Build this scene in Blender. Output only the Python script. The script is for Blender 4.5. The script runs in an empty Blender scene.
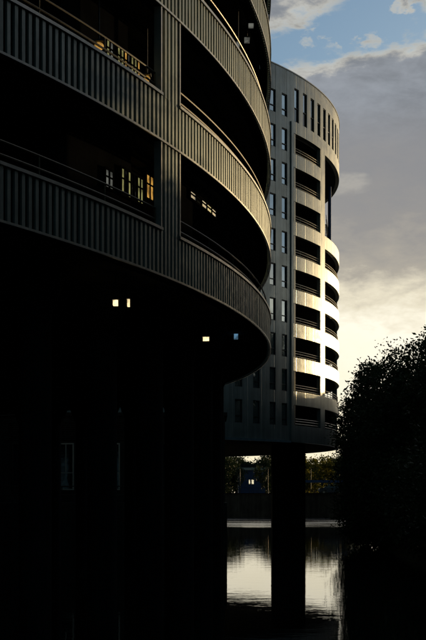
import bpy, math, random
from math import sin, cos, pi, radians as R
C = bpy.context.scene.collection
S = bpy.context.scene
random.seed(7)
U = 2.9                       # one storey, metres
EYE = 1.35 * U                # camera height above the water

# ------------------------------------------------------------------ camera
cam = bpy.data.cameras.new('camera')
cam.sensor_fit = 'HORIZONTAL'; cam.sensor_width = 24.0
cam.lens = 24.0 * 1200 / 426
cam.shift_y = (493 - 320) / 426
cam.clip_start = 0.1; cam.clip_end = 6000
camo = bpy.data.objects.new('camera', cam); C.objects.link(camo)
camo.location = (0, 0, EYE); camo.rotation_euler = (R(90), 0, 0)
S.camera = camo

# ------------------------------------------------------------------ light
SUN_EL, SUN_AZ = 5.5, 35.0    # azimuth to the right of the view direction
SKY_STRENGTH = 0.10
sl = bpy.data.lights.new('sun', 'SUN'); sl.energy = 2.2; sl.angle = R(0.5)
sl.color = (1.0, 0.72, 0.36)
so = bpy.data.objects.new('sun', sl); C.objects.link(so)
so.rotation_euler = (R(90 - SUN_EL), 0, R(180 - SUN_AZ))
so.location = (150, 150, 60)

S.view_settings.view_transform = 'Standard'
S.view_settings.look = 'None'
S.view_settings.exposure = 0.0
S.view_settings.gamma = 1.0
S.view_settings.use_curve_mapping = False


class NT:
    """small helper to write node trees"""
    def __init__(s, tree): s.t = tree
    def n(s, typ, **kw):
        nd = s.t.nodes.new(typ)
        for k, v in kw.items():
            setattr(nd, k, v)
        return nd
    def link(s, a, b): s.t.links.new(a, b)
    def put(s, sock, v):
        if hasattr(v, 'is_output'): s.t.links.new(v, sock)
        else: sock.default_value = v
    def m(s, op, a, b=0.0, c=None):
        nd = s.n('ShaderNodeMath', operation=op)
        s.put(nd.inputs[0], a); s.put(nd.inputs[1], b)
        if c is not None: s.put(nd.inputs[2], c)
        return nd.outputs[0]
    def step(s, x, a, b, lo=0.0, hi=1.0):
        nd = s.n('ShaderNodeMapRange', interpolation_type='SMOOTHSTEP')
        s.put(nd.inputs['Value'], x)
        nd.inputs['From Min'].default_value = a; nd.inputs['From Max'].default_value = b
        nd.inputs['To Min'].default_value = lo; nd.inputs['To Max'].default_value = hi
        return nd.outputs[0]
    def xyz(s, x, y, z):
        nd = s.n('ShaderNodeCombineXYZ')
        for i, v in enumerate((x, y, z)): s.put(nd.inputs[i], v)
        return nd.outputs[0]
    def noise(s, vec, scale, detail=4.0, rough=0.55, dist=0.0):
        nd = s.n('ShaderNodeTexNoise')
        if vec is not None: s.put(nd.inputs['Vector'], vec)
        nd.inputs['Scale'].default_value = scale; nd.inputs['Detail'].default_value = detail
        nd.inputs['Roughness'].default_value = rough; nd.inputs['Distortion'].default_value = dist
        return nd.outputs['Fac']
    def mix(s, f, a, b, blend='MIX'):
        nd = s.n('ShaderNodeMix', data_type='RGBA', blend_type=blend)
        s.put(nd.inputs[0], f); s.put(nd.inputs[6], a); s.put(nd.inputs[7], b)
        return nd.outputs[2]
    def ramp(s, x, stops):
        nd = s.n('ShaderNodeValToRGB'); s.put(nd.inputs[0], x)
        el = nd.color_ramp.elements
        while len(el) < len(stops): el.new(0.5)
        for e, (p, c) in zip(el, stops):
            e.position = p; e.color = (*c, 1) if len(c) == 3 else c
        return nd.outputs[0]


def make_world():
    w = bpy.data.worlds.new('World'); S.world = w; w.use_nodes = True
    t = w.node_tree; t.nodes.clear(); N = NT(t)
    sky = N.n('ShaderNodeTexSky', sky_type='NISHITA')
    sky.sun_disc = False; sky.sun_elevation = R(SUN_EL); sky.sun_rotation = R(SUN_AZ)
    d = N.n('ShaderNodeTexCoord').outputs['Generated']
    sp = N.n('ShaderNodeSeparateXYZ'); N.link(d, sp.inputs[0])
    x, y, z = sp.outputs
    el = N.m('MULTIPLY', N.m('ARCSINE', z), 180 / pi)
    az = N.m('MULTIPLY', N.m('ARCTAN2', x, y), 180 / pi)
    # clouds live in stretched azimuth / elevation space
    v = N.xyz(N.m('MULTIPLY', az, 0.10), N.m('MULTIPLY', el, 0.22), 3.1)
    big = N.noise(v, 0.75, 6, 0.55, 0.3)
    fine = N.noise(v, 2.6, 6, 0.6, 0.4)
    puff = N.noise(v, 7.5, 5, 0.6, 0.2)
    dens = N.m('ADD', N.m('MULTIPLY', N.m('SUBTRACT', puff, 0.5), 1.05), N.m('ADD', N.m('MULTIPLY', N.m('SUBTRACT', big, 0.5), 1.5), N.m('MULTIPLY', N.m('SUBTRACT', fine, 0.5), 0.9)))
    # cover by elevation: closed below about 19 degrees, a torn blue gap, then more cloud
    elt = N.m('SUBTRACT', el, N.m('MULTIPLY', N.m('MINIMUM', N.m('MAXIMUM', N.m('SUBTRACT', az, 3.0), 0.0), 9.0), 0.12))
    cover = N.m('ADD', N.step(elt, 17.9, 20.4, 1.4, 0.0), N.step(el, 23.0, 26.0, 0.0, 0.75))
    bx = N.m('DIVIDE', N.m('SUBTRACT', az, 3.0), 3.2); by = N.m('DIVIDE', N.m('SUBTRACT', el, 22.4), 1.5)
    bank = N.m('ADD', N.m('MULTIPLY', bx, bx), N.m('MULTIPLY', by, by))
    cover = N.m('MAXIMUM', cover, N.step(bank, 0.0, 1.9, 0.72, 0.0))
    rag = N.noise(N.xyz(az, N.m('MULTIPLY', el, 1.5), 0.7), 1.1, 4, 0.62, 0.3)
    for pa, pe, ra, rb in ((8.8, 21.85, .55, .3), (4.85, 20.65, .75, .38), (7.3, 20.5, .8, .32), (5.6, 20.15, .8, .4)):
        qx = N.m('DIVIDE', N.m('SUBTRACT', az, pa), ra); qy = N.m('DIVIDE', N.m('SUBTRACT', el, pe), rb)
        cover = N.m('MAXIMUM', cover, N.step(N.m('ADD', N.m('ADD', N.m('MULTIPLY', qx, qx), N.m('MULTIPLY', qy, qy)), N.m('MULTIPLY', N.m('SUBTRACT', rag, 0.5), -9.0)), 0.0, 2.4, 0.42, 0.0))
    cover = N.m('ADD', cover, N.m('MULTIPLY', N.step(az, 7.8, 10.5), N.step(el, 20.3, 21.5, 0.0, 0.38)))
    d1 = N.m('ADD', dens, cover)
    fac = N.step(d1, 0.16, 0.62)
    core = N.step(d1, 0.34, 0.80)
    # cloud colour: pale torn edges, grey bodies, everything warmer and brighter towards the horizon
    body = N.mix(core, (0.56, 0.53, 0.45, 1), (0.245, 0.265, 0.295, 1))
    vary = N.step(dens, -0.55, 0.55, 1.3, 0.76)
    body = N.mix(1.0, body, N.xyz(vary, vary, vary), 'MULTIPLY')
    warm = N.ramp(N.m('DIVIDE', N.m('ADD', el, N.m('MULTIPLY', dens, 3.2)), 20.0),
                  [(0.0, (1.0, 0.88, 0.60)), (0.36, (1.08, 1.02, 0.84)), (0.44, (0.82, 0.75, 0.58)),
                   (0.53, (0.44, 0.405, 0.345)), (0.64, (0.315, 0.305, 0.295)), (0.8, (0.275, 0.278, 0.290))])
    low = N.step(el, 15.5, 18.5, 1.0, 0.0)
    col = N.mix(low, body, warm)
    # one brighter wisp in the grey deck
    ex = N.m('DIVIDE', N.m('SUBTRACT', az, 6.1), 1.25); ey = N.m('DIVIDE', N.m('SUBTRACT', el, 14.35), 0.42)
    r2 = N.m('ADD', N.m('ADD', N.m('MULTIPLY', ex, ex), N.m('MULTIPLY', ey, ey)), N.m('MULTIPLY', dens, -3.0))
    col = N.mix(N.step(r2, -0.3, 1.8, 0.7, 0.0), col, (0.50, 0.475, 0.42, 1))
    # heavy dull cloud away from the sun
    sx, sy = sin(R(SUN_AZ)), cos(R(SUN_AZ))
    toward = N.m('ADD', N.m('MULTIPLY', x, sx), N.m('MULTIPLY', y, sy))
    back = N.step(toward, 0.25, 0.80, 1.0, 0.0)
    fac = N.m('MAXIMUM', fac, back)
    col = N.mix(back, col, (0.022, 0.046, 0.056, 1))
    # a pale break in the cloud to the right, mirrored by the tower's glass
    gx = N.m('DIVIDE', N.m('SUBTRACT', az, 70.0), 12.0); gy = N.m('DIVIDE', N.m('SUBTRACT', el, 15.0), 7.0)
    br = N.m('ADD', N.m('ADD', N.m('MULTIPLY', gx, gx), N.m('MULTIPLY', gy, gy)), N.m('MULTIPLY', dens, -0.6))
    col = N.mix(N.step(br, 0.2, 1.2, 1.0, 0.0), col, (0.30, 0.37, 0.42, 1))
    # glow round the veiled sun
    sd = N.n('ShaderNodeVectorMath', operation='DOT_PRODUCT')
    N.link(d, sd.inputs[0]); sd.inputs[1].default_value = (sx * cos(R(SUN_EL)), sy * cos(R(SUN_EL)), sin(R(SUN_EL)))
    glow = N.m('MULTIPLY', N.m('POWER', N.m('MAXIMUM', sd.outputs['Value'], 0.0), 60.0), N.step(el, 4, 16, 1.0, 0.25))
    col = N.mix(1.0, col, N.mix(glow, (0, 0, 0, 1), (1.8, 1.25, 0.6, 1)), 'ADD')
    bg1 = N.n('ShaderNodeBackground'); bg1.inputs[1].default_value = SKY_STRENGTH
    skc = N.mix(1.0, sky.outputs[0], (0.92, 1.22, 1.60, 1), 'MULTIPLY')
    N.link(skc, bg1.inputs[0])
    bg2 = N.n('ShaderNodeBackground'); N.link(col, bg2.inputs[0])
    ms = N.n('ShaderNodeMixShader'); N.link(fac, ms.inputs[0])
    N.link(bg1.outputs[0], ms.inputs[1]); N.link(bg2.outputs[0], ms.inputs[2])
    o = N.n('ShaderNodeOutputWorld'); N.link(ms.outputs[0], o.inputs[0])


make_world()


# ------------------------------------------------------------------ materials
def mat(name, col, rough=0.6, metal=0.0, var=0.15, scale=3.0, bump=0.0, bscale=40.0, streak=0.0, spec=0.5, stripes=None):
    m = bpy.data.materials.new(name); m.use_nodes = True
    t = m.node_tree; N = NT(t); b = t.nodes['Principled BSDF']
    pos = N.n('ShaderNodeNewGeometry').outputs['Position']
    f = N.noise(pos, scale, 5, 0.6)
    k = N.step(f, 0.3, 0.7, 1 - var, 1 + var)
    if streak:
        mp = N.n('ShaderNodeMapping'); mp.inputs['Scale'].default_value = (1, 1, 0.06)
        N.link(pos, mp.inputs[0])
        sf = N.noise(mp.outputs[0], 2.4, 5, 0.65)
        k = N.m('MULTIPLY', k, N.step(sf, 0.35, 0.7, 1 - streak, 1.0 + streak * 0.4))
    c = N.mix(1.0, (*col, 1), N.xyz(k, k, k), 'MULTIPLY')
    N.link(c, b.inputs['Base Color'])
    b.inputs['Metallic'].default_value = metal
    b.inputs['Specular IOR Level'].default_value = spec
    N.link(N.step(N.noise(pos, scale * 2.3, 4), 0.25, 0.75, max(rough - 0.07, 0.02), min(rough + 0.07, 1)), b.inputs['Roughness'])
    if stripes:
        cx, cy, ang = stripes
        sp = N.n('ShaderNodeSeparateXYZ'); N.link(pos, sp.inputs[0])
        a = N.m('ARCTAN2', N.m('SUBTRACT', sp.outputs[1], cy), N.m('SUBTRACT', sp.outputs[0], cx))
        fr = N.m('FRACT', N.m('DIVIDE', a, R(ang)))
        tri = N.m('ABSOLUTE', N.m('SUBTRACT', fr, 0.5))
        g = N.step(tri, 0.44, 0.49, 1.0, 0.0)
        fr2 = N.m('FRACT', N.m('DIVIDE', a, R(ang / 8)))
        g2 = N.step(N.m('ABSOLUTE', N.m('SUBTRACT', fr2, 0.5)), 0.30, 0.42, 0.25, 0.0)
        bp = N.n('ShaderNodeBump'); bp.inputs['Strength'].default_value = 0.5; bp.inputs['Distance'].default_value = 0.03
        N.link(N.m('ADD', N.m('ADD', g, g2), N.m('MULTIPLY', f, 0.4)), bp.inputs['Height'])
        N.link(bp.outputs[0], b.inputs['Normal'])
    elif bump:
        bp = N.n('ShaderNodeBump'); bp.inputs['Strength'].default_value = bump; bp.inputs['Distance'].default_value = 0.02
        N.link(N.noise(pos, bscale, 4), bp.inputs['Height']); N.link(bp.outputs[0], b.inputs['Normal'])
    return m


def glass_mat(name, col, rough=0.06):
    m = bpy.data.materials.new(name); m.use_nodes = True
    N = NT(m.node_tree); b = m.node_tree.nodes['Principled BSDF']
    b.inputs['Base Color'].default_value = (*col, 1); b.inputs['Roughness'].default_value = rough
    b.inputs['Specular IOR Level'].default_value = 0.9; b.inputs['IOR'].default_value = 1.7
    pos = N.n('ShaderNodeNewGeometry').outputs['Position']
    bp = N.n('ShaderNodeBump'); bp.inputs['Strength'].default_value = 0.08; bp.inputs['Distance'].default_value = 0.05
    N.link(N.noise(pos, 1.6, 2), bp.inputs['Height']); N.link(bp.outputs[0], b.inputs['Normal'])
    return m


def lit_mat(name, col, strength):
    m = bpy.data.materials.new(name); m.use_nodes = True
    N = NT(m.node_tree); b = m.node_tree.nodes['Principled BSDF']
    pos = N.n('ShaderNodeNewGeometry').outputs['Position']
    f = N.noise(pos, 5.0, 3)
    k = N.step(f, 0.35, 0.65, 0.35, 1.1)
    c = N.mix(1.0, (*col, 1), N.xyz(k, k, k), 'MULTIPLY')
    b.inputs['Base Color'].default_value = (0.2, 0.2, 0.2, 1)
    N.link(c, b.inputs['Emission Color']); b.inputs['Emission Strength'].default_value = strength
    return m


NC = (-13.24 * U, 14.17 * U); NR = 13.9 * U      # car park centre, radius
TC = (-6.45 * U, 41.47 * U); TR = 10.75 * U      # tower centre, radius

M_slat = mat('slat_metal', (0.235, 0.272, 0.262), 0.46, 0.55, 0.10, 2.0, streak=0.18)
def vary_island(m, amt):
    N = NT(m.node_tree); b = m.node_tree.nodes['Principled BSDF']
    src = b.inputs['Base Color'].links[0].from_socket
    ri = N.n('ShaderNodeNewGeometry').outputs['Random Per Island']
    k = N.m('ADD', 1 - amt, N.m('MULTIPLY', ri, 2 * amt))
    N.link(N.mix(1.0, src, N.xyz(k, k, k), 'MULTIPLY'), b.inputs['Base Color'])


vary_island(M_slat, 0.13)
M_cap = mat('cap_metal', (0.42, 0.42, 0.40), 0.38, 0.6, 0.08, 4.0)
M_backing = mat('dark_backing', (0.012, 0.012, 0.013), 0.95, 0, 0.3, 1.0, spec=0.0)  # near-black sheet put in for the shade between slats and inside the decks
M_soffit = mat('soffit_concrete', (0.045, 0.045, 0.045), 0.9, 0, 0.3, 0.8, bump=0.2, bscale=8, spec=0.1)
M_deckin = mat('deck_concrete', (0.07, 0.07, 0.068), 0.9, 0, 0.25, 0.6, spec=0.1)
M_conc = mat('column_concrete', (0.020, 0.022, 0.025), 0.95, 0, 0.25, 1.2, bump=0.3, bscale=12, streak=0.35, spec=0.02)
M_rail = mat('rail_steel', (0.13, 0.11, 0.08), 0.45, 0.6, 0.2, 8)
M_tower = mat('tower_cladding', (0.325, 0.36, 0.36), 0.40, 0.5, 0.10, 0.5, streak=0.22, stripes=(*TC, 3.08))
M_towerrail = mat('tower_rail', (0.42, 0.38, 0.30), 0.4, 0.7, 0.1, 5)
M_frame = mat('window_frame', (0.035, 0.037, 0.04), 0.5, 0.2, 0.1, 6)
M_pane = glass_mat('window_glass', (0.02, 0.025, 0.03))
M_mirror = mat('solar_glass', (0.50, 0.57, 0.62), 0.08, 0.85, 0.12, 0.35)
M_blind = mat('window_blind', (0.55, 0.56, 0.57), 0.7, 0, 0.15, 3)
M_blue = mat('blue_steel', (0.03, 0.09, 0.26), 0.4, 0.2, 0.15, 3)
M_bark = mat('bark', (0.05, 0.04, 0.03), 0.95, 0, 0.3, 6, bump=0.6, bscale=18)
M_white = mat('pale_paint', (0.62, 0.62, 0.60), 0.5, 0, 0.1, 2)
M_tyre = mat('tyre_rubber', (0.02, 0.02, 0.02), 0.8, 0, 0.2, 10)
M_dark = mat('dark_render', (0.05, 0.05, 0.052), 0.85, 0, 0.25, 0.7, streak=0.3, spec=0.2)


def leaf_mat(name, a, b_, through=0.25):
    m = bpy.data.materials.new(name); m.use_nodes = True
    N = NT(m.node_tree); b = m.node_tree.nodes['Principled BSDF']
    g = N.n('ShaderNodeNewGeometry')
    c = N.mix(g.outputs['Random Per Island'], (*a, 1), (*b_, 1))
    N.link(c, b.inputs['Base Color']); b.inputs['Roughness'].default_value = 0.6
    b.inputs['Specular IOR Level'].default_value = 0.25
    tr = N.n('ShaderNodeBsdfTranslucent'); N.link(c, tr.inputs[0])
    ms = N.n('ShaderNodeMixShader'); ms.inputs[0].default_value = through
    N.link(b.outputs[0], ms.inputs[1]); N.link(tr.outputs[0], ms.inputs[2])
    N.link(ms.outputs[0], m.node_tree.nodes['Material Output'].inputs[0])
    return m


M_leaf = leaf_mat('leaf_dark', (0.030, 0.045, 0.018), (0.055, 0.075, 0.028))
M_leaf_sunlit = leaf_mat('leaf_sunlit', (0.26, 0.22, 0.035), (0.14, 0.15, 0.03), 0.5)  # sunlight put into the colour: olive leaves painted as sunlit yellow


# ------------------------------------------------------------------ mesh helpers
class MB:
    def __init__(s): s.v = []; s.f = []
    def quad(s, a, b, c, d):
        i = len(s.v); s.v += [a, b, c, d]; s.f.append((i, i + 1, i + 2, i + 3))
    def hexa(s, p):                                  # 8 points: bottom ring 0-3, top ring 4-7
        i = len(s.v); s.v += list(p)
        for q in ((3, 2, 1, 0), (4, 5, 6, 7), (0, 1, 5, 4), (1, 2, 6, 5), (2, 3, 7, 6), (3, 0, 4, 7)):
            s.f.append(tuple(i + k for k in q))
    def box(s, x0, y0, z0, x1, y1, z1):
        s.hexa([(x0, y0, z0), (x1, y0, z0), (x1, y1, z0), (x0, y1, z0), (x0, y0, z1), (x1, y0, z1), (x1, y1, z1), (x0, y1, z1)])
    def arcbox(s, c, a0, a1, r0, r1, z0, z1, step=1.0):
        """curved box between angles (degrees), radii and heights"""
        n = max(1, int(math.ceil(abs(a1 - a0) / step))); i = len(s.v); closed = abs(a1 - a0) >= 359.99
        cnt = n if closed else n + 1
        for k in range(cnt):
            a = R(a0 + (a1 - a0) * k / n); ca, sa = cos(a), sin(a)
            for r, z in ((r0, z0), (r1, z0), (r1, z1), (r0, z1)):
                s.v.append((c[0] + ca * r, c[1] + sa * r, z))
        for k in range(n):
            p = i + 4 * k; q = i + 4 * ((k + 1) % cnt)
            for u in range(4):
                w = (u + 1) % 4
                s.f.append((p + u, q + u, q + w, p + w))
        if not closed:
            s.f.append((i, i + 1, i + 2, i + 3)); e = i + 4 * n; s.f.append((e + 3, e + 2, e + 1, e))
    def disc(s, c, r, z, n=180):
        i = len(s.v)
        for k in range(n): s.v.append((c[0] + r * cos(2 * pi * k / n), c[1] + r * sin(2 * pi * k / n), z))
        s.f.append(tuple(range(i, i + n)))
    def tube(s, p0, p1, r0, r1=None, n=8, caps=True):
        r1 = r0 if r1 is None else r1
        d = [p1[k] - p0[k] for k in range(3)]; L = math.sqrt(sum(q * q for q in d)) or 1e-6; d = [q / L for q in d]
        a = (0, 0, 1) if abs(d[2]) < 0.9 else (1, 0, 0)
        u = (d[1] * a[2] - d[2] * a[1], d[2] * a[0] - d[0] * a[2], d[0] * a[1] - d[1] * a[0])
        l = math.sqrt(sum(q * q for q in u)); u = [q / l for q in u]
        w = (d[1] * u[2] - d[2] * u[1], d[2] * u[0] - d[0] * u[2], d[0] * u[1] - d[1] * u[0])
        i = len(s.v)
        for p, r in ((p0, r0), (p1, r1)):
            for k in range(n):
                t = 2 * pi * k / n
                s.v.append(tuple(p[q] + r * (u[q] * cos(t) + w[q] * sin(t)) for q in range(3)))
        for k in range(n):
            j = (k + 1) % n; s.f.append((i + k, i + j, i + n + j, i + n + k))
        if caps:
            s.f.append(tuple(i + k for k in reversed(range(n)))); s.f.append(tuple(i + n + k for k in range(n)))
    def arctube(s, c, a0, a1, r, z, rad, step=1.0):
        n = max(1, int(math.ceil((a1 - a0) / step)))
        for k in range(n):
            p = [(c[0] + r * cos(R(a0 + (a1 - a0) * q / n)), c[1] + r * sin(R(a0 + (a1 - a0) * q / n)), z) for q in (k, k + 1)]
            s.tube(p[0], p[1], rad, n=6, caps=False)
    def build(s, name, m, parent=None, loc=None, smooth=False):
        me = bpy.data.meshes.new(name)
        o0 = parent.location if parent else (loc or (0, 0, 0))
        if parent is not None and parent.parent is not None:
            o0 = [parent.location[k] + parent.parent.location[k] for k in range(3)]
        if loc is not None: o0 = loc
        me.from_pydata([(a - o0[0], b - o0[1], c - o0[2]) for a, b, c in s.v], [], s.f); me.update()
        me.materials.append(m)
        if smooth: me.polygons.foreach_set('use_smooth', [True] * len(me.polygons))
        o = bpy.data.objects.new(name, me); C.objects.link(o)
        if parent is not None: o.parent = parent
        else: o.location = o0
        return o


def empty(name, loc, label, cat, group=None):
    o = bpy.data.objects.new(name, None); C.objects.link(o); o.location = loc
    o['label'] = label; o['category'] = cat
    if group: o['group'] = group
    return o


def tag(o, label, cat, group=None):
    o['label'] = label; o['category'] = cat
    if group: o['group'] = group
    return o


def copy_tree(o, parent=None):
    c = o.copy(); C.objects.link(c)
    if parent is not None: c.parent = parent
    for ch in list(o.children): copy_tree(ch, c)
    return c


def hz(hh): return EYE + hh * U          # storey units above the eye -> metres


def pol(c, r, a, z): return (c[0] + r * cos(R(a)), c[1] + r * sin(R(a)), z)


# ------------------------------------------------------------------ water, banks, ground
def make_water():
    m = bpy.data.materials.new('canal_water'); m.use_nodes = True
    N = NT(m.node_tree); b = m.node_tree.nodes['Principled BSDF']
    b.inputs['Base Color'].default_value = (0.006, 0.009, 0.009, 1)
    b.inputs['Roughness'].default_value = 0.02; b.inputs['IOR'].default_value = 1.33
    pos = N.n('ShaderNodeNewGeometry').outputs['Position']
    sp = N.n('ShaderNodeSeparateXYZ'); N.link(pos, sp.inputs[0])
    ruff = N.step(N.m('ADD', sp.outputs[1], N.m('MULTIPLY', N.noise(pos, 0.05, 3), 30)), 46 * U + 14, 50 * U + 16, 0.0, 1.0)
    mp = N.n('ShaderNodeMapping'); mp.inputs['Scale'].default_value = (0.5, 1.0, 1.0); N.link(pos, mp.inputs[0])
    mq = N.n('ShaderNodeMapping'); mq.inputs['Scale'].default_value = (0.05, 0.16, 1.0); N.link(pos, mq.inputs[0])
    ruff = N.m('MULTIPLY', ruff, N.step(N.noise(mq.outputs[0], 1.0, 4, 0.6, 0.5), 0.36, 0.62, 0.12, 1.0))
    h = N.m('ADD', N.m('MULTIPLY', N.noise(mp.outputs[0], 0.9, 4, 0.5), 0.35), N.m('MULTIPLY', N.noise(mp.outputs[0], 3.2, 3, 0.5), 0.12))
    bp = N.n('ShaderNodeBump'); bp.inputs['Distance'].default_value = 0.05
    N.link(N.m('ADD', 0.26, N.m('MULTIPLY', ruff, 0.74)), bp.inputs['Strength'])
    N.link(N.m('MULTIPLY', h, N.m('ADD', 1.0, N.m('MULTIPLY', ruff, 4.5))), bp.inputs['Height'])
    N.link(bp.outputs[0], b.inputs['Normal'])
    N.link(N.m('ADD', 0.02, N.m('MULTIPLY', ruff, 0.2)), b.inputs['Roughness'])
    w = MB(); w.quad((-2500, -400, 0), (2500, -400, 0), (2500, 3500, 0), (-2500, 3500, 0))
    o = w.build('water', m); o['kind'] = 'structure'


def slab_poly(name, pts, z0, z1, inset, m):
    """land: an outline extruded from below the water with a sloping edge"""
    b = MB(); n = len(pts)
    cx = sum(p[0] for p in pts) / n; cy = sum(p[1] for p in pts) / n
    top = []
    for x, y in pts:
        dx, dy = cx - x, cy - y; l = math.hypot(dx, dy); top.append((x + dx / l * inset, y + dy / l * inset))
    i = 0; b.v = [(x, y, z0) for x, y in pts] + [(x, y, z1) for x, y in top]
    b.f = [(k, (k + 1) % n, n + (k + 1) % n, n + k) for k in range(n)] + [tuple(range(n, 2 * n))]
    o = b.build(name, m); o['kind'] = 'structure'
    return o


M_soil = mat('bank_soil', (0.045, 0.05, 0.025), 0.95, 0, 0.4, 0.5, bump=0.8, bscale=3, spec=0.1)
M_quay = mat('quay_stone', (0.06, 0.06, 0.058), 0.9, 0, 0.3, 0.5, bump=0.4, bscale=4, streak=0.4, spec=0.15)
make_water()
slab_poly('right_bank', [(x * U, y * U) for x, y in ((3.5, -20), (3.5, 22), (3.9, 31), (6.0, 41), (7.6, 52), (7.8, 72), (900, 72), (900, -20))], -1.0, 1.1, 2.0, M_soil)
slab_poly('far_bank', [(-2500, 68 * U), (2500, 68 * U), (2500, 3400), (-2500, 3400)], -1.0, EYE - 0.15, 0.3, M_quay)


# ------------------------------------------------------------------ the round car park
def car_park():
    root = empty('round_car_park', (NC[0], NC[1], 0), 'round multi storey car park with ribbed metal bands standing over the water on columns', 'car park')
    PITCH = 360.0 / 1280
    T0, B0, LV = 1.968, 1.605, 5
    pil = [(-22.23 + 30 * k, -21.0 + 30 * k) for k in range(12)]      # angular spans of the upright strips

    def slats(mb, a0, a1, z0, z1):
        k0 = int(math.ceil((a0 + 400) / PITCH)); k1 = int(math.floor((a1 + 400) / PITCH))
        for k in range(k0, k1 + 1):
            a = R(k * PITCH - 400); w = R(PITCH) * 0.265
            jit = random.uniform(-0.004, 0.004)
            ri, ro = NR - 0.05, NR + jit
            i = len(mb.v)
            for ang, r in ((a - w, ri), (a - w * 0.86, ro), (a + w * 0.86, ro), (a + w, ri)):
                x, y = NC[0] + r * cos(ang), NC[1] + r * sin(ang)
                mb.v += [(x, y, z0), (x, y, z1)]
            for u in range(3):
                mb.f.append((i + 2 * u, i + 2 * u + 2, i + 2 * u + 3, i + 2 * u + 1))
            mb.f.append((i + 1, i + 3, i + 5, i + 7)); mb.f.append((i, i + 6, i + 4, i + 2))
            mb.f.append((i, i + 1, i + 7, i + 6))

    for k in range(LV):
        z0, z1 = hz(B0 + k), hz(T0 + k)
        b = MB(); slats(b, 0, 359.9, z0 + 0.05, z1 - 0.06)
        band = b.build('parapet', M_slat, root)
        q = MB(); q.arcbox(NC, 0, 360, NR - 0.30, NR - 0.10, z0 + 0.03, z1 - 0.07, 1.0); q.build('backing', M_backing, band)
        for j in range(12):
            q = MB(); q.arcbox(NC, pil[j][1] + 0.05, pil[j][0] + 30 - 0.05, NR - 0.32, NR + 0.035, z1 - 0.06, z1, 0.75)
            q.build('cap_rail', M_cap, band)
        q = MB(); q.arcbox(NC, 0, 360, NR - 0.004, NR + 0.03, z0, z0 + 0.045, 0.75); q.build('edge_trim', M_cap, band)
        # floor plate; its underside is the ceiling of the storey below
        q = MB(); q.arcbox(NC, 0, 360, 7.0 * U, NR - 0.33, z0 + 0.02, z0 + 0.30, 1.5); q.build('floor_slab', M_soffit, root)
        if k:
            for rr, dz, rad in ((13.6, 0.10, 0.03), (13.45, 0.12, 0.04)):
                q = MB(); q.arctube(NC, -60, 30, rr * U, z0 - dz, rad, 0.6); q.build('service_pipe', M_conc, root)
        if k < LV - 1:
            zr = z1
            for j in range(12):
                q = MB()
                a0, a1 = pil[j][1] + 0.2, pil[j][0] + 30 - 0.2
                for dz in (0.17, 0.41): q.arctube(NC, a0, a1, NR - 0.12, zr + dz, 0.022, 0.5)
                n = 9
                for t in range(n + 1):
                    a = a0 + (a1 - a0) * t / n
                    q.tube(pol(NC, NR - 0.12, a, zr - 0.05), pol(NC, NR - 0.12, a, zr + 0.42), 0.016, n=6)
                q.build('handrail', M_rail, root)
    for a0, a1 in pil:                                             # upright strips joining the bands
        for k in range(LV - 1):
            z0, z1 = hz(T0 + k), hz(B0 + k + 1)
            q = MB(); slats(q, a0, a1, z0 - 0.06, z1); p = q.build('pilaster', M_slat, root)
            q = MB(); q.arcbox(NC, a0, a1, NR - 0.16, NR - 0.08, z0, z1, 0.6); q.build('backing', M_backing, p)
            for a in (a0 - 0.10, a1 + 0.10):
                q = MB(); q.arcbox(NC, a - 0.04, a + 0.04, NR - 0.16, NR + 0.01, z0 + 0.002, z1 - 0.002, 0.6)
                q.build('jamb_trim', M_cap, p)
    q = MB(); q.arcbox(NC, 0, 360, 6.6 * U, 7.0 * U, 0.5, hz(T0 + LV - 1), 3.0); q.build('core_wall', M_soffit, root)
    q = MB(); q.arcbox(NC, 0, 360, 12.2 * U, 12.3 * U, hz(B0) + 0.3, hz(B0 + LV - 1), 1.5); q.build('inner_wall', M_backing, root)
    for j in range(26):                                            # columns standing in the water
        a = -64.0 + 4.3 * j
        p = pol(NC, 13.25 * U, a, 0)
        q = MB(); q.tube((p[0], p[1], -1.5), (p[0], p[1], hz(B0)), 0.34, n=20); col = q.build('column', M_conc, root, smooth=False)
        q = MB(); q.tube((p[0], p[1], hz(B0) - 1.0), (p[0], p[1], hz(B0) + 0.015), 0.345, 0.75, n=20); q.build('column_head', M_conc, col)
    return root


car_park()


# added lobbies whose panes glow for glimpsed windows, and lamps, in the car park
M_lit = [lit_mat('lit_green_yellow', (0.75, 0.70, 0.26), 0.36), lit_mat('lit_amber', (1.0, 0.52, 0.10), 0.55), lit_mat('pale_glow', (0.75, 0.76, 0.66), 0.17),  # the pale one also gives unlit fixtures their caught daylight
         lit_mat('lamp_white', (1.0, 0.88, 0.58), 0.95), lit_mat('blue_reflection', (0.25, 0.55, 0.85), 0.35), lit_mat('lamp_bright', (1.0, 0.78, 0.42), 1.7)]
M_black = mat('black_frame', (0.008, 0.008, 0.008), 0.8, 0, 0.2, 4, spec=0.0)


def hit(px, r, c=NC):
    s = (px - 213) / 1200.0
    a = 1 + s * s; b = -2 * (s * c[0] + c[1]); cc = c[0] ** 2 + c[1] ** 2 - r * r
    Z = (-b - math.sqrt(max(b * b - 4 * a * cc, 0.0))) / (2 * a)      # a grazing ray takes its nearest point
    return math.degrees(math.atan2(Z - c[1], s * Z - c[0])), Z


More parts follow.
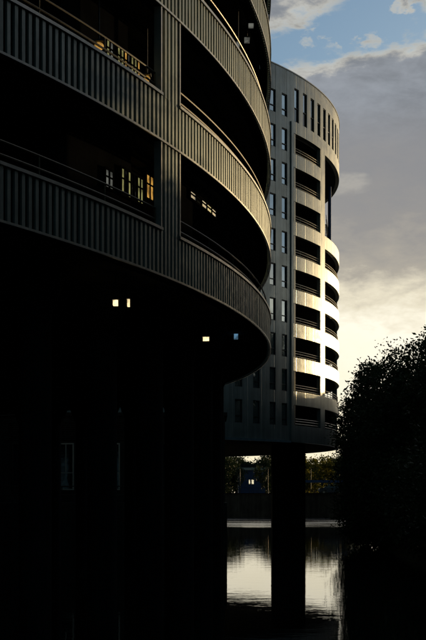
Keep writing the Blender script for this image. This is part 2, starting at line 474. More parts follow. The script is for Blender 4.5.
def lobby(name, label, k, a0, a1, r, bands):
    """an added lobby on a parking deck: dark wall, some panes glow as glimpsed windows"""
    z0, z1 = hz(1.605 + k - 1) + 0.30, hz(1.605 + k) - 0.005
    p = pol(NC, r, (a0 + a1) / 2, z0)
    root = empty(name, p, label, 'added lobby', 'added lobbies on the parking decks')
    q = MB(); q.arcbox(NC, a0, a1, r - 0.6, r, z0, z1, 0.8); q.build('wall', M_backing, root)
    for (x0, x1, y0, y1, pat) in bands:
        A0, Z0 = hit(x0, r + 0.03); A1, Z1 = hit(x1, r + 0.03)
        za, zb = EYE + (493 - y1) * Z0 / 1200, min(EYE + (493 - y0) * Z0 / 1200, z1 - 0.09)
        n = len(pat); t = math.degrees(0.025 / r); zm = za + (zb - za) * 0.62
        f = MB()
        f.arcbox(NC, A0 - t, A1 + t, r + 0.002, r + 0.05, za - 0.05, za, 0.5); f.arcbox(NC, A0 - t, A1 + t, r + 0.002, r + 0.05, zb, zb + 0.05, 0.5)
        f.arcbox(NC, A0 - t, A1 + t, r + 0.031, r + 0.044, zm - .018, zm + .018, 0.5)
        for i in range(n + 1):
            a = A0 + (A1 - A0) * i / n; f.arcbox(NC, a - t, a + t, r + 0.003, r + 0.049, za - .01, zb + .01, 0.5)
        w = f.build('window', M_black, root)
        for i, mi in enumerate(pat):
            g = MB(); g.arcbox(NC, A0 + (A1 - A0) * i / n + t, A0 + (A1 - A0) * (i + 1) / n - t, r + 0.004, r + 0.03, za, zb, 0.3)
            g.build('pane', M_pane if mi is None else M_lit[mi], w)


_ = None
lobby('added_lobby', 'added lobby with panes glowing green and amber behind the middle band, left of the pilaster', 1, -26.3, -21.9, 13.6 * U,
      [(105, 113, 169, 186, [2, 2]), (121, 143, 168, 193, [0, _, 0, _, _, 0, 0]), (146, 157, 174, 197, [1, 1, 1])])
lobby('added_lobby', 'added lobby with small glowing yellow panes behind the upper band, left of the pilaster', 2, -26.3, -22.3, 13.62 * U,
      [(106, 140, 38, 60, [0, 2, _, 0, 0, 1, _, 0, 0, 1]), (153.5, 156, 37.5, 56, [0])])
lobby('added_lobby', 'added lobby with a row of dimly glowing grey panes right of the pilaster', 1, -19.75, -17.2, 13.68 * U,
      [(190, 216, 190.5, 197, [2, _, 2, 0, 2])])


def lamp(name, label, cat, px, py, r, w, h, mi, ztop, group=None, ball=False):
    a, Z = hit(px, r); z = EYE + (493 - py) * Z / 1200
    p = pol(NC, r, a, z)
    root = empty(name, (p[0], p[1], z), label, cat, group)
    q = MB(); q.tube((p[0], p[1], z + h / 2 + .01), (p[0], p[1], max(ztop, z + h / 2 + .03)), 0.02, n=8); q.build('stem', M_frame, root)
    q = MB()
    if ball:
        n = 10
        for i in range(n):
            t0, t1 = pi * i / n, pi * (i + 1) / n
            for j in range(14):
                f0, f1 = 2 * pi * j / 14, 2 * pi * (j + 1) / 14
                P = lambda t, f: (p[0] + w / 2 * sin(t) * cos(f), p[1] + w / 2 * sin(t) * sin(f), z + h / 2 * cos(t))
                q.quad(P(t0, f0), P(t1, f0), P(t1, f1), P(t0, f1))
    else:
        q.box(p[0] - w / 2, p[1] - 0.08, z - h / 2, p[0] + w / 2, p[1] + 0.08, z + h / 2)
    q.build('diffuser', M_lit[mi], root)
    q = MB(); q.box(p[0] - w / 2 - .02, p[1] - .1, z + h / 2, p[0] + w / 2 + .02, p[1] + .1, z + h / 2 + .03); q.build('housing', M_frame, root)


G = 'lamps hanging from the car park ceilings'
lamp('strip_lamp', 'pale square ceiling lamp high behind the topmost right opening, largest of three', 'lamp', 247, 40.5, 13.76 * U, 0.15, 0.11, 2, hz(4.6), G)  # the three are unlit fixtures; their faint glow imitates caught light
lamp('strip_lamp', 'flat pale ceiling lamp behind the topmost right opening, highest of three', 'lamp', 251, 26, 13.82 * U, 0.14, 0.08, 2, hz(4.6), G)
lamp('strip_lamp', 'small pale ceiling lamp behind the topmost right opening, leftmost of three', 'lamp', 238, 45, 13.76 * U, 0.08, 0.12, 2, hz(4.6), G)
lamp('globe_lamp', 'orange globe lamp just over the upper band, left of the yellow panes', 'lamp', 99, 46.5, 13.66 * U, 0.2, 0.16, 1, hz(3.6), G, True)
lamp('globe_lamp', 'orange globe lamp just over the upper band near the pilaster', 'lamp', 147, 79, 13.7 * U, 0.14, 0.14, 1, hz(3.6), G, True)
lamp('bulkhead_lamp', 'small bright square lamp under the lowest floor, left one of a pair', 'lamp', 115.5, 303, 13.62 * U, 0.10, 0.11, 5, hz(1.605), G)
lamp('bulkhead_lamp', 'narrow upright lamp under the lowest floor, right one of a pair', 'lamp', 128.5, 303, 13.62 * U, 0.05, 0.15, 5, hz(1.605), G)
lamp('bulkhead_lamp', 'white lamp low under the lowest floor in the middle of the soffit', 'lamp', 206, 339, 13.62 * U, 0.16, 0.09, 5, hz(1.605), G)
lamp('bulkhead_lamp', 'added bluish lamp for a window reflection under the lowest floor near the curved right edge', 'lamp', 236, 335, 13.62 * U, 0.12, 0.24, 4, hz(1.605), G)  # added lamp; its glow stands in for a blue window reflection


# ------------------------------------------------------------------ the round tower
def tower():
    root = empty('round_tower', (TC[0], TC[1], 0), 'tall round metal clad tower with curved bands and open decks behind the car park', 'tower')
    T, B, RF, BOT = 10.6, 10.0, 12.35, 1.50
    WT, WB = 11.94, 10.95
    rows = 9
    holes = []                 # (a0, a1, z0, z1)
    wins = []; bays = []
    crown = [-33.9 + 2.8 * i for i in range(12)] + [-33.9 - 2.8 * 0 + 33.6 + 2.8 * i for i in range(8)]
    for a in crown: wins.append((a - 0.72, a + 0.72, WB, WT))
    cols = [-37.45, -40.55, -44.4, -48.2, -52.0, -55.8, -59.6, -63.4, -67.2]
    for i, a in enumerate(cols):
        for k in range(-1, rows):
            if i > 4 and k < 4: continue
            wins.append((a - 0.75, a + 0.75, B - k - 0.03, T - k + 0.02))
    for k in range(rows):
        bays.append((-34.72, -24.76, B - k, T - k))
        if k >= 3: bays.append((-22.45, 0.5, B - k, T - k))
        if 3 <= k < 8: bays.append((2.8, 14.0, B - k, T - k)); bays.append((16.3, 27.5, B - k, T - k)); bays.append((29.8, 41, B - k, T - k))
    void = (-22.45, 34.0, B - 2, 10.52)
    holes = wins + bays + [void]
    thick = 0.35
    al = sorted({round(v, 4) for h in holes for v in h[:2]} | {-36.1, -35.1} | {round(-180 + 0.5 * i, 4) for i in range(721)})
    zl = sorted({round(v, 4) for h in holes for v in h[2:]} | {BOT, RF})
    wall = MB(); vid = {}
    na = len(al)

    def V(i, j, o):
        key = (i % (na - 1), j, o)
        if key not in vid:
            r = TR - (thick if o else 0.0); vid[key] = len(wall.v); wall.v.append(pol(TC, r, al[i], hz(zl[j])))
        return vid[key]

    def hole(i, j):
        if j < 0 or j >= len(zl) - 1: return True
        i %= na - 1
        am, zm = (al[i] + al[i + 1]) / 2, (zl[j] + zl[j + 1]) / 2
        return any(h[0] < am < h[1] and h[2] < zm < h[3] for h in holes)
    H = [[hole(i, j) for j in range(len(zl) - 1)] for i in range(na - 1)]
    hl = lambda i, j: True if j < 0 or j >= len(zl) - 1 else H[i % (na - 1)][j]
    for i in range(na - 1):
        for j in range(len(zl) - 1):
            if H[i][j]: continue
            wall.f.append((V(i, j, 0), V(i + 1, j, 0), V(i + 1, j + 1, 0), V(i, j + 1, 0)))
            wall.f.append((V(i, j, 1), V(i, j + 1, 1), V(i + 1, j + 1, 1), V(i + 1, j, 1)))
            if hl(i, j - 1): wall.f.append((V(i, j, 0), V(i, j, 1), V(i + 1, j, 1), V(i + 1, j, 0)))
            if hl(i, j + 1): wall.f.append((V(i, j + 1, 0), V(i + 1, j + 1, 0), V(i + 1, j + 1, 1), V(i, j + 1, 1)))
            if hl(i - 1, j): wall.f.append((V(i, j, 0), V(i, j + 1, 0), V(i, j + 1, 1), V(i, j, 1)))
            if hl(i + 1, j): wall.f.append((V(i + 1, j, 0), V(i + 1, j, 1), V(i + 1, j + 1, 1), V(i + 1, j + 1, 0)))
    wall.build('cladding', M_tower, root)
    # windows: dark frame, glass, a pale blind behind some
    for n, (a0, a1, z0, z1) in enumerate(wins):
        za, zb = hz(z0), hz(z1)
        f = MB(); r0, r1 = TR - 0.22, TR - 0.06; t = 0.075; ta = math.degrees(t / TR)
        f.arcbox(TC, a0, a0 + ta, r0, r1, za, zb); f.arcbox(TC, a1 - ta, a1, r0, r1, za, zb)
        f.arcbox(TC, a0 + ta, a1 - ta, r0, r1, za, za + t); f.arcbox(TC, a0 + ta, a1 - ta, r0, r1, zb - t, zb)
        mid = za + (zb - za) * (0.42 if z0 == WB else 0.30)
        f.arcbox(TC, a0 + ta, a1 - ta, r0, r1, mid - .03, mid + .03)
        w = f.build('window', M_frame, root)
        g = MB(); g.arcbox(TC, a0 + ta, a1 - ta, TR - 0.17, TR - 0.14, za + t, mid - .03)
        g.build('pane', M_pane if z0 == WB else M_mirror, w)
        g = MB(); g.arcbox(TC, a0 + ta, a1 - ta, TR - 0.17, TR - 0.14, mid + .03, zb - t); g.build('pane', M_mirror, w)
    # rails in the bay openings
    for a0, a1, z0, z1 in bays:
        if z0 < 1.9 or a0 > 20: continue
        f = MB(); z = hz(z0)
        for dz, rr in ((0.14, .035), (0.36, .04), (0.56, .04)): f.arctube(TC, a0, a1, TR - 0.16, z + dz, rr, 1.0)
        n = max(2, int((a1 - a0) / 2.4))
        for t in range(n + 1):
            a = a0 + 0.12 + (a1 - a0 - 0.24) * t / n; f.tube(pol(TC, TR - 0.16, a, z), pol(TC, TR - 0.16, a, z + 0.57), 0.03, n=6)
        f.build('railing', M_towerrail, root)
        if a0 < -30:
            f = MB(); f.arcbox(TC, a0 + 0.25, a0 + 0.6, TR - 0.3, TR - 0.05, z, hz(z1)); f.build('jamb_post', M_towerrail, root)
    # vertical corner strip, storey plates, core, roof
    f = MB(); f.arcbox(TC, -35.75, -35.35, TR + 0.003, TR + 0.10, hz(BOT), hz(10.9)); f.build('corner_strip', M_tower, root)
    for k in range(rows):
        if k in (1, 2): a0, a1 = 34.0, 336.5
        else: a0, a1 = 0, 360
        z = hz(T - k)
        f = MB(); f.arcbox(TC, a0, a1, 5.0 * U, TR - thick - 0.01, z + (0.02 if k else -0.2), z + 0.30, 2.0); f.build('floor_slab', M_soffit, root)
    f = MB(); f.arcbox(TC, 0, 360, 3.0 * U, TR - 0.004 - thick, hz(BOT) + 0.02, hz(BOT) + 0.4, 2.0); f.build('base_slab', M_soffit, root)
    f = MB(); f.arcbox(TC, 0, 360, 4.7 * U, 5.0 * U, -1, hz(RF) - 0.6, 4.0); f.build('core_wall', M_soffit, root)
    f = MB(); f.disc(TC, TR - thick - 0.02, hz(RF) - 0.6); f.build('roof', M_soffit, root)
    f = MB(); f.arcbox(TC, 0, 360, TR - thick - .08, TR + 0.05, hz(RF), hz(RF) + 0.08, 1.0); f.build('roof_cap', M_cap, root)
    # walls that close the decks towards the open terrace
    f = MB()
    f.arcbox(TC, -24.4, -23.4, 5.0 * U, TR - thick - 0.02, hz(B - 2) - 0.6, hz(10.5), 1.0); f.build('partition', M_soffit, root)
    f = MB(); f.arcbox(TC, 34.3, 35.0, 5.0 * U, TR - thick - 0.02, hz(B - 2) - 0.6, hz(10.5), 1.0)
    f.build('partition', M_soffit, root)
    f = MB(); f.arcbox(TC, -52.4, -36.2, TR + 0.004, TR + 0.22, hz(BOT) - 0.08, hz(BOT) + 0.10, 1.0); f.build('base_ledge', mat('ledge_blue', (0.16, 0.24, 0.30), 0.5, 0.2), root)
    for px, r in ((281, 9.8),):
        a, Z = hit(px, r * U, TC); p = pol(TC, r * U, a, 0)
        f = MB(); f.tube((p[0], p[1], -1.5), (p[0], p[1], hz(BOT) + .02), 0.42, n=24); f.build('column', M_conc, root)
    for a in (-58, -70, -84, -98, 23.05, 62, 80):
        p = pol(TC, 9.8 * U, a, 0)
        f = MB(); f.tube((p[0], p[1], -1.5), (p[0], p[1], hz(BOT) + .02), 0.42, n=24); f.build('column', M_conc, root)
    # lift shaft under the tower
    Z = 37.6 * U; x0 = (272.5 - 213) / 1200 * Z; x1 = (305.5 - 213) / 1200 * Z
    f = MB(); f.box(x0, Z, -1.5, x1, Z + 2.6, hz(BOT) + .02); f.build('lift_shaft', M_conc, root)
    # terrace post and the floor lamp cluster
    p = pol(TC, 10.45 * U, -2.0, 0)
    f = MB(); f.tube((p[0], p[1], hz(7.7)), (p[0], p[1], hz(10.5)), 0.17, n=16); f.build('terrace_post', M_blue, root)
    return root


tower()


# steel stair on the open terrace
def stair():
    Z = 41.6 * U; x = (326.0 - 213) / 1200 * Z; z = hz(7.7)
    root = empty('steel_stair', (x, Z, z), 'small steel stair with pale rails on the open terrace of the tower', 'stair')
    t = MB(); s = MB(); r = MB()
    n = 27; run, rise = 0.2, 0.2
    for i in range(n):
        t.box(x - 0.5, Z - 2 + run * i, z + rise * (i + 1) - .04, x + 0.3, Z - 2 + run * (i + 1) + .03, z + rise * (i + 1))
    for dx in (-0.53, 0.33):
        p0 = (x + dx, Z - 2, z); p1 = (x + dx, Z - 2 + run * n, z + rise * n)
        s.tube(p0, p1, 0.06)
        for h in (0.55, 1.0): r.tube((p0[0], p0[1], z + h), (p1[0], p1[1], p1[2] + h), 0.03)
        for i in range(0, n + 1, 4):
            q = (x + dx, Z - 2 + run * i, z + rise * i); r.tube(q, (q[0], q[1], q[2] + 1.0), 0.025)
    t.build('tread', M_frame, root); s.build('stringer', M_frame, root); r.build('railing', M_white, root)


stair()


# ------------------------------------------------------------------ parked cars
def make_car(label, paint):
    root = empty('parked_car', (0, 0, 0), label, 'car')
    prof = [(-2.1, .35), (-2.15, .75), (-1.95, .98), (-1.35, 1.02), (-0.75, 1.42), (0.75, 1.46), (1.55, 1.05), (2.05, .95), (2.15, .6), (2.1, .32)]
    b = MB(); n = len(prof)
    for y, ins in ((-0.82, 1), (-0.88, 0), (0.88, 0), (0.82, 1)):
        for x, z in prof:
            k = 0.14 if z > 1.1 else 0
            b.v.append((x * (0.985 if ins else 1), y - math.copysign(k, y), z if not ins else z - (0.02 if z > .5 else -.03)))
    for q in range(3):
        for i in range(n):
            j = (i + 1) % n; b.f.append((q * n + i, q * n + j, (q + 1) * n + j, (q + 1) * n + i))
    b.f.append(tuple(range(n))); b.f.append(tuple(range(4 * n - 1, 3 * n - 1, -1)))
    b.build('body', paint, root)
    for s in (-1, 1):
        g = MB(); g.hexa([(-1.15, s * .865, 1.05), (1.30, s * .865, 1.05), (1.30, s * .80, 1.05), (-1.15, s * .80, 1.05), (-0.68, s * .765, 1.38), (0.72, s * .765, 1.41), (0.72, s * .72, 1.41), (-0.68, s * .72, 1.38)])
        g.build('side_window', M_pane, root)
    g = MB(); g.quad((-1.34, -.7, 1.045), (-1.34, .7, 1.045), (-0.79, .62, 1.405), (-0.79, -.62, 1.405)); g.build('windscreen', M_pane, root)
    g = MB(); g.quad((1.55, .7, 1.075), (1.55, -.7, 1.075), (0.80, -.62, 1.45), (0.80, .62, 1.45)); g.build('rear_window', M_pane, root)
    for x in (-1.3, 1.3):
        for s in (-1, 1):
            g = MB(); g.tube((x, s * .70, .32), (x, s * .90, .32), 0.32, n=20); w = g.build('wheel', M_tyre, root)
            g = MB(); g.tube((x, s * .89, .32), (x, s * .915, .32), 0.2, n=16); g.build('rim', M_cap, w)
    for s in (-1, 1):
        g = MB(); g.box(-2.17, s * .62 - .18, .66, -2.08, s * .62 + .18, .80); g.build('headlight', M_white, root)
    return root


M_paint_w = mat('car_paint_white', (0.70, 0.70, 0.70), 0.25, 0, 0.03, 2)
M_paint_b = mat('car_paint_grey', (0.10, 0.13, 0.18), 0.25, 0.3, 0.03, 2)
car = make_car('pale car parked behind the rail of the tower, on the highest closed deck', M_paint_w)
carlab = ['', 'pale car parked behind the rail of the tower, on the middle sunlit deck', 'pale car parked behind the rail of the tower, on the lowest sunlit deck']
for i, k in enumerate((3, 4, 5)):
    o = car if i == 0 else copy_tree(car)
    if i: o['label'] = carlab[i]
    o['group'] = 'cars parked on the tower decks'
    a = (-9.5, -7.0, -8.0)[i]
    p = pol(TC, 9.75 * U, a, hz(10.6 - k - 1) + 0.30); o.location = p; o.rotation_euler = (0, 0, R(a + 180 + (0, 4, -5)[i]))
bc = make_car('dark grey car parked side on along the far bank', M_paint_b)
Zb = 71 * U
bc.location = ((331 - 213) / 1200 * Zb, Zb, EYE - 0.15)


# ------------------------------------------------------------------ link building between car park and tower
def link_building():
    Y = 27.2 * U; x1 = (225 - 213) / 1200 * Y; x0 = -9.5 * U; D = 2.2 * U
    zt = hz(1.75); zb = 3.3
    root = empty('low_building', (x0, Y, 0), 'low dark flat roofed building with tall windows on a quay behind the car park columns', 'building')
    f = MB(); f.box(x0, Y, zb, x1, Y + D, zt); f.build('wall', M_dark, root)
    f = MB(); f.box(x0 - .1, Y - .15, zt, x1 + .15, Y + D + .1, zt + .22); f.build('roof', M_soffit, root)
    f = MB(); f.box(x0 - 1, Y - 3.2, -1, x1 + .1, Y + D + .5, zb - .004); f.build('quay_base', M_quay, root)
    px = 12
    while px < 216:
        xa = (px - 213) / 1200 * Y; xb = xa + 1.05
        za, zc = EYE + 3 * Y / 1200, EYE + 50 * Y / 1200
        f = MB(); t = .09
        f.box(xa, Y - .08, za, xa + t, Y - .002, zc); f.box(xb - t, Y - .08, za, xb, Y - .002, zc)
        f.box(xa + t, Y - .08, za, xb - t, Y - .002, za + t); f.box(xa + t, Y - .08, zc - t, xb - t, Y - .002, zc)
        f.box(xa + t, Y - .08, za + 1.1, xb - t, Y - .002, za + 1.16); f.box((xa + xb) / 2 - .03, Y - .08, za + 1.16, (xa + xb) / 2 + .03, Y - .002, zc - t)
        w = f.build('window', M_white if px % 3 else M_frame, root)
        g = MB(); g.box(xa + t, Y - .04, za + t, xb - t, Y - .01, zc - t); g.build('pane', M_pane, w)
        g = MB()
        for i in range(9): g.box(xa - .2, Y - .07, zc + .2 + i * .14, xb + .2, Y - .003, zc + .28 + i * .14)
        g.build('louvre', M_dark, root)
        px += 23
    f = MB()
    for dz in (0.5, 1.05): f.tube((x0, Y - 3.0, zb + dz), (x1, Y - 3.0, zb + dz), .03)
    x = x0
    while x <= x1 + .01:
        f.tube((x, Y - 3.0, zb - .01), (x, Y - 3.0, zb + 1.05), .03); x += 1.5
    f.build('railing', M_frame, root)


link_building()


# ------------------------------------------------------------------ far bank: flat building, bridge
def pxX(px, Z): return (px - 213) / 1200 * Z


def far_things():
    Z = 108 * U
    x0, x1 = pxX(296, Z), pxX(345, Z); zt = EYE + 29 * Z / 1200
    r = empty('flat_roofed_block', (x0, Z, EYE - .15), 'dark flat roofed block beyond the canal, behind the tree coloured sunlit yellow', 'building')
    f = MB(); f.box(x0, Z, EYE - .3, x1, Z + 15, zt - .35); f.build('wall', M_dark, r)
    f = MB(); f.box(x0 - .5, Z - .5, zt - .35, x1 + .5, Z + 15.5, zt); f.build('roof', M_soffit, r)
    for i in range(5):
        for j in range(3):
            xa = x0 + 1 + i * (x1 - x0 - 2) / 5
            f = MB(); f.box(xa, Z - .06, EYE + 1 + j * 2.6, xa + 1.4, Z - .003, EYE + 2.4 + j * 2.6); f.build('window', M_pane, r)
    Z = 96 * U
    x0, x1 = pxX(236, Z), pxX(268, Z); g = lambda y: EYE + (493 - y) * Z / 1200
    r = empty('pavilion', (x0, Z, EYE - .15), 'low blue walled pavilion with a pale roof edge and lit windows across the canal', 'building')
    f = MB(); f.box(x0 + .6, Z + .8, EYE - .3, x1 - .6, Z + 10, g(470)); f.build('wall', M_blue, r)
    f = MB(); f.box(x0, Z - .1, g(470), x1, Z + 10.5, g(467.6)); f.build('roof_edge', M_white, r)
    f = MB(); f.box(x0 + 1, Z + .5, g(467.6), x1 - 1, Z + 10, g(464.2)); f.build('roof', M_soffit, r)
    for xa, xb in ((248.6, 250.6), (251.4, 254.2)):
        f = MB(); f.box(pxX(xa, Z), Z + .7, g(484.5), pxX(xb, Z), Z + .79, g(479)); w = f.build('window', M_frame, r)
        f = MB(); f.box(pxX(xa, Z) + .08, Z + .66, g(484), pxX(xb, Z) - .08, Z + .69, g(479.6)); f.build('pane', M_lit[3], w)
    # blue footbridge along the far bank
    Z = 66.5 * U
    x0, x1 = pxX(285, Z), pxX(420, Z); z = EYE + 12.2 * Z / 1200
    r = empty('footbridge', (x0, Z, 0), 'footbridge with a blue fascia crossing beyond the tower, half behind trees', 'bridge')
    f = MB(); f.box(x0, Z, z - .28, x1, Z + .14, z + .14); f.build('fascia', M_blue, r)
    f = MB(); f.box(x0, Z + .145, z - .25, x1, Z + 2.4, z); f.build('deck', M_soffit, r)
    for xx in (x0 + .6, x1 - 1):
        f = MB(); f.box(xx, Z + .5, -1, xx + .6, Z + 2.0, z - .251); f.build('pier', M_conc, r)


far_things()


def bank_edge():
    Z = 68 * U; zb = EYE - .15
    r = empty('quay_railing', (0, Z + .8, zb), 'thin dark railing along the edge of the far quay', 'railing')
    f = MB()
    for dz in (.5, 1.0): f.tube((-30, Z + .8, zb + dz), (45, Z + .8, zb + dz), .03, n=6)
    f.build('rail', M_frame, r)
    f = MB()
    for i in range(51): f.tube((-30 + 1.5 * i, Z + .8, zb - .02), (-30 + 1.5 * i, Z + .8, zb + 1.0), .03, n=6)
    f.build('baluster', M_frame, r)
    c = MB(); c.box(-60, Z - .06, zb + .004, 60, Z + .5, zb + .16); tag(c.build('coping', M_conc, None, loc=(0, Z, zb)), 'long stone coping on top of the far quay wall', 'coping')
    for px, lab in ((240, 'slim street lamp on the far quay left of the blue pavilion'), (268, 'slim street lamp on the far quay right of the blue pavilion'), (311, 'slim street lamp on the far quay under the sunlit yellow tree')):
        z = 70 * U; x = pxX(px, z)
        l = empty('street_lamp', (x, z, zb), lab, 'street lamp', 'street lamps on the far quay')
        p = MB(); p.tube((x, z, zb - .02), (x, z, zb + 4.2), .06, .04); p.build('pole', M_frame, l)
        h = MB(); h.box(x - .1, z - .12, zb + 4.2, x + .6, z + .12, zb + 4.3); h.build('lamp_head', M_frame, l)


bank_edge()


# ------------------------------------------------------------------ trees
def crown_mesh(w, d, h, n_clump, n_leaf, leaf, seed, top_bias=0.0, clump=0.16):
    rnd = random.Random(seed); b = MB()
    for c in range(n_clump):
        while True:
            x, y, z = (rnd.uniform(-1, 1) for _ in range(3))
            q = abs(x) ** 2.7 + abs(y) ** 2.7 + abs(z) ** 2.5
            if 0.12 < q < 1: break
        s = 1.0 if z > 0 else 0.88
        px, py, pz = x * w / 2 * s, y * d / 2 * s, (z * 0.5 + 0.5) * h
        cr = clump * min(w, h) * rnd.uniform(0.45, 1.15)
        for l in range(n_leaf):
            t = rnd.gauss(0, .40), rnd.gauss(0, .40), rnd.gauss(0, .36)
            o = (px + t[0] * cr, py + t[1] * cr, pz + t[2] * cr)
            L = leaf * rnd.uniform(.6, 1.3); W = L * rnd.uniform(.4, .6)
            a, e = rnd.uniform(0, 2 * pi), rnd.uniform(-1.2, .9)
            u = (cos(a) * cos(e), sin(a) * cos(e), sin(e)); rr = rnd.uniform(0, 2 * pi)
            s1 = (-sin(a), cos(a), 0); s2 = (-cos(a) * sin(e), -sin(a) * sin(e), cos(e))
            v = tuple(s1[k] * cos(rr) + s2[k] * sin(rr) for k in range(3))
            m = tuple(o[k] + u[k] * L * .5 for k in range(3))
            b.quad(o, tuple(m[k] + v[k] * W * .5 for k in range(3)), tuple(o[k] + u[k] * L for k in range(3)), tuple(m[k] - v[k] * W * .5 for k in range(3)))
    return b


def trunk_mesh(h, r, w, seed, top):
    rnd = random.Random(seed); b = MB()
    pts = [(0, 0, -0.6)]
    n = 6
    for i in range(1, n + 1): pts.append((pts[-1][0] + rnd.uniform(-.12, .12), pts[-1][1] + rnd.uniform(-.12, .12), top * i / n))
    for i in range(n): b.tube(pts[i], pts[i + 1], r * (1 - .8 * i / n) * (1.25 if i == 0 else 1), r * (1 - .8 * (i + 1) / n), n=9)
    for i in range(9):
        z = h * .3 + (top - h * .3) * i / 10; k = min(n - 1, int(z / top * n)); p = pts[k + 1] if k + 1 < len(pts) else pts[-1]
        a = i * 2.4 + rnd.uniform(-.3, .3); L = w * .36 * rnd.uniform(.7, 1.1)
        p0 = (p[0], p[1], z); p1 = (p[0] + cos(a) * L * .55, p[1] + sin(a) * L * .55, z + L * .45); p2 = (p[0] + cos(a) * L, p[1] + sin(a) * L, z + L * .95)
        b.tube(p0, p1, r * .36, r * .2, n=6); b.tube(p1, p2, r * .2, r * .07, n=6)
    return b


PROTO = {}


def tree(kind, px, Z, top_e, w, d, label, base_z, group, low=0.12, yaw=0.0, m=None, nc=110, nl=46, leaf=0.34, seed=1, clump=0.16, cat='tree', name='leafy_tree'):
    """px: column of the photo the trunk stands in; top_e: height of its top in pixels above the horizon"""
    Z *= U; x = pxX(px, Z); H = EYE + top_e * Z / 1200 - base_z
    root = empty(name, (x, Z, base_z), label, cat, group)
    key = (kind, seed)
    if key not in PROTO:
        t = trunk_mesh(H, 0.018 * H, w, seed, H * .8).build('trunk', M_bark, None, loc=(0, 0, 0))
        c = crown_mesh(w, d, H * (1 - low), nc, nl, leaf, seed, clump=clump).build('crown', m or M_leaf, None, loc=(0, 0, 0))
        PROTO[key] = (t, c, w, H, low)
        first = True
    else: first = False
    t0, c0, w0, H0, low0 = PROTO[key]
    t = t0 if first else t0.copy(); c = c0 if first else c0.copy()
    if not first: C.objects.link(t); C.objects.link(c)
    t.parent = root; c.parent = root
    c.location = (0, 0, low * H); c.scale = (w / w0, d / w0 if not first else 1, (H * (1 - low)) / (H0 * (1 - low0)))
    t.scale = (H / H0,) * 3
    root.rotation_euler = (0, 0, yaw)
    return root


GT = 'trees along the right bank'
# bank trees that close the right side of the view
tree('bank', 376, 31.0, 127, 5.8, 6, 'lowest dark tree of the right bank, nearest to the tower', 1.0, GT, .02, .3, seed=11, nc=300, nl=80, leaf=.23, clump=.13)
tree('bank', 396, 29.0, 141, 7.0, 7, 'dark rounded tree second from the tower on the right bank', 1.0, GT, .02, 1.3, seed=12, nc=300, nl=80, leaf=.23, clump=.13)
tree('bank', 420, 27.0, 150, 8.2, 8, 'broad dark tree third from the tower on the right bank', 1.0, GT, .02, 2.1, seed=13, nc=300, nl=80, leaf=.23, clump=.13)
tree('bank', 450, 25.5, 156, 8.0, 8, 'tall dark tree at the right edge of the picture', 1.0, GT, .02, 0.7, seed=11)
tree('bank', 480, 24.5, 165, 8.5, 8, 'dark tree outside the frame on the right bank', 1.0, GT, .02, 3.0, seed=12)
# nearer tree with loose pinnate twigs reaching into the frame
tree('loose', 441, 16.5, 166, 3.4, 4, 'nearest tree, thin leafy twigs reaching in at the right edge', 1.0, GT, .05, 0.2, seed=21, nc=60, nl=22, leaf=.19, clump=.13)
# belt behind: keeps the sun off the foot of the tower
belt = [(7.2, 43.0, 3.75), (8.4, 44.6, 3.95), (9.7, 46.6, 4.05), (10.9, 48.6, 4.0), (12.0, 50.6, 4.1), (8.3, 42.9, 3.8), (9.4, 44.9, 4.0), (10.7, 46.8, 4.1), (11.9, 49.0, 4.0), (13.2, 51.5, 4.2)]
belt += [(7.4, 22.5, 3.75), (8.6, 24.2, 3.9), (9.8, 26.2, 3.9), (11.0, 28.4, 4.1), (12.4, 30.2, 4.2), (6.9, 19.8, 3.5), (8.8, 20.8, 3.8), (14.0, 33.0, 4.4), (10.6, 24.0, 4.0), (6.3, 17.4, 3.3), (10.0, 22.4, 3.9), (12.0, 26.0, 4.2)]  # unseen trees added as blockers, shading the columns and lowest band
belt += [(7.6, 33.5, 6.2), (9.5, 35.5, 6.4), (11, 38, 6.2), (12.5, 40, 6.2), (8.6, 31.5, 6.0), (10.5, 33.5, 6.4), (12, 36, 6.5), (13.5, 38, 6.5), (7.6, 36.2, 5.4), (9.4, 38.8, 5.2), (11, 41.5, 4.8), (15, 41, 5.4)]  # mostly unseen, made tall to darken the tower's lower storeys
belt += [(4.95, 34.3, 2.95), (5.4, 36.4, 2.95), (6.1, 38.5, 3.0), (6.8, 40.4, 3.05), (5.9, 41.6, 3.1), (7.2, 38.2, 3.1), (6.4, 36.2, 3.0), (5.7, 33.6, 3.0)]
belt += [(5.2, 11, 5.6), (4.9, 8.3, 6.0), (5.9, 13, 5.4), (7.4, 13.5, 6.0), (6.8, 10, 6.4), (5.0, 5.6, 6.0), (7.6, 16, 5.0), (6.0, 15.7, 5.0), (7.4, 17.6, 5.0), (5.2, 14.4, 4.9), (5.2, 2.5, 6.0), (7.5, 7, 6.6), (5.4, -1, 6.0), (5.0, -4.5, 6.0)]  # unseen trees added beside the camera to darken the left bands
for i, (bx, bz, bh) in enumerate(belt):
    tree('bank', 213 + 1200 * bx / bz, bz, bh * 1200 / bz, 8.2, 8, 'dark tree in the far belt of the right bank behind the front trees' if bz > 30 else 'dark unseen tree added on the near right bank for its shade', 1.0, 'trees of the far belt' if bz > 30 else 'trees added on the near right bank for shade', .02, i * 1.1, seed=11 + i % 3)
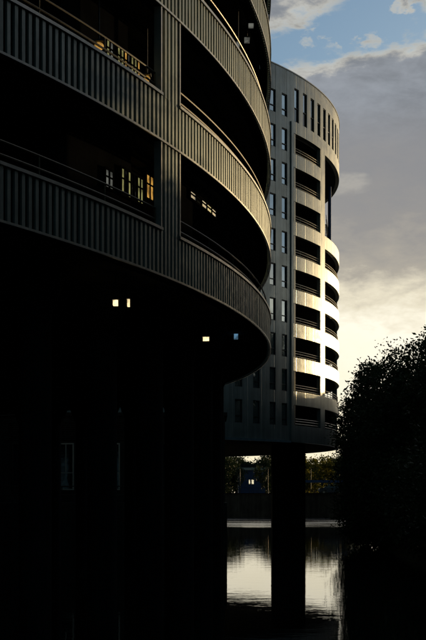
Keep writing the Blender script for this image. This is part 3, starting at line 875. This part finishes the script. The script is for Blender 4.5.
# shrubs that fill the foot of the bank
for i in range(9):
    Z = 31 - i * 1.35
    tree('shrub', 367 + i * 10.5, Z, 36 + (i * 37) % 17, 5.2, 5, 'low dense shrub under the trees at the foot of the right bank', 0.9, 'shrubs at the foot of the right bank', .0, i * .9, seed=31 + i % 2, nc=110, nl=50, leaf=.26, clump=.22, cat='shrub', name='bank_shrub')
# low trees that close the view under the tower
for i in range(16):
    px = 208 + i * 9.3
    e = (38, 36, 38, 35, 29, 29.5, 36, 38, 36, 32, 27, 25, 26, 33, 36, 38)[i]
    tree('wood', px, 112 + (i * 7) % 9, e, 12, 8, 'dark tree of the row behind the pavilion and the flat roofed block', EYE - .15, 'row of trees far beyond the canal', .0, i * 1.3, seed=61 + i % 2, nc=110, nl=36, leaf=.8, clump=.22)
for i, (px, Z) in enumerate(((369, 30.2), (381, 29.0), (375, 31.5))):
    tree('shrub', px, Z, 6 - 3 * i, 4.6, 5, 'shrub hanging over the water at the foot of the right bank', 0.05, 'shrubs overhanging the water', .0, i * 2.1, seed=31 + i % 2, nc=110, nl=50, leaf=.26, clump=.22, cat='shrub', name='bank_shrub')
# trees beyond the canal
GF = 'trees beyond the canal'
for i, (px, Z, e, w) in enumerate([(150, 100, 34, 13), (178, 92, 40, 13), (203, 98, 38, 13), (224, 88, 36, 9), (273, 90, 33, 8), (289, 86, 36, 9), (354, 84, 40, 9)]):
    lab = ['tree beyond the canal seen between the car park columns', 'tree beyond the canal hidden behind the low building', 'tree beyond the canal behind the low building corner', 'dark tree left of the blue pavilion across the canal',
           'dark tree right of the blue pavilion across the canal', 'dark tree beside the sunlit yellow tree across the canal', 'tree across the canal half behind the right bank', 'tree across the canal behind the right bank trees', 'tree across the canal behind the right edge trees', 'tree across the canal outside the right edge'][i]
    tree('far', px, Z, e, w, w, lab, EYE - .15, GF, .05, i * 1.7, seed=41 + i % 2, nc=120, nl=40, leaf=.6)
tree('yellow', 315, 84, 37, 8.5, 7, 'tree coloured sunlit yellow beyond the canal, seen under the tower', EYE - .15, GF, .06, .5, m=M_leaf_sunlit, seed=51, nc=120, nl=45, leaf=.5)
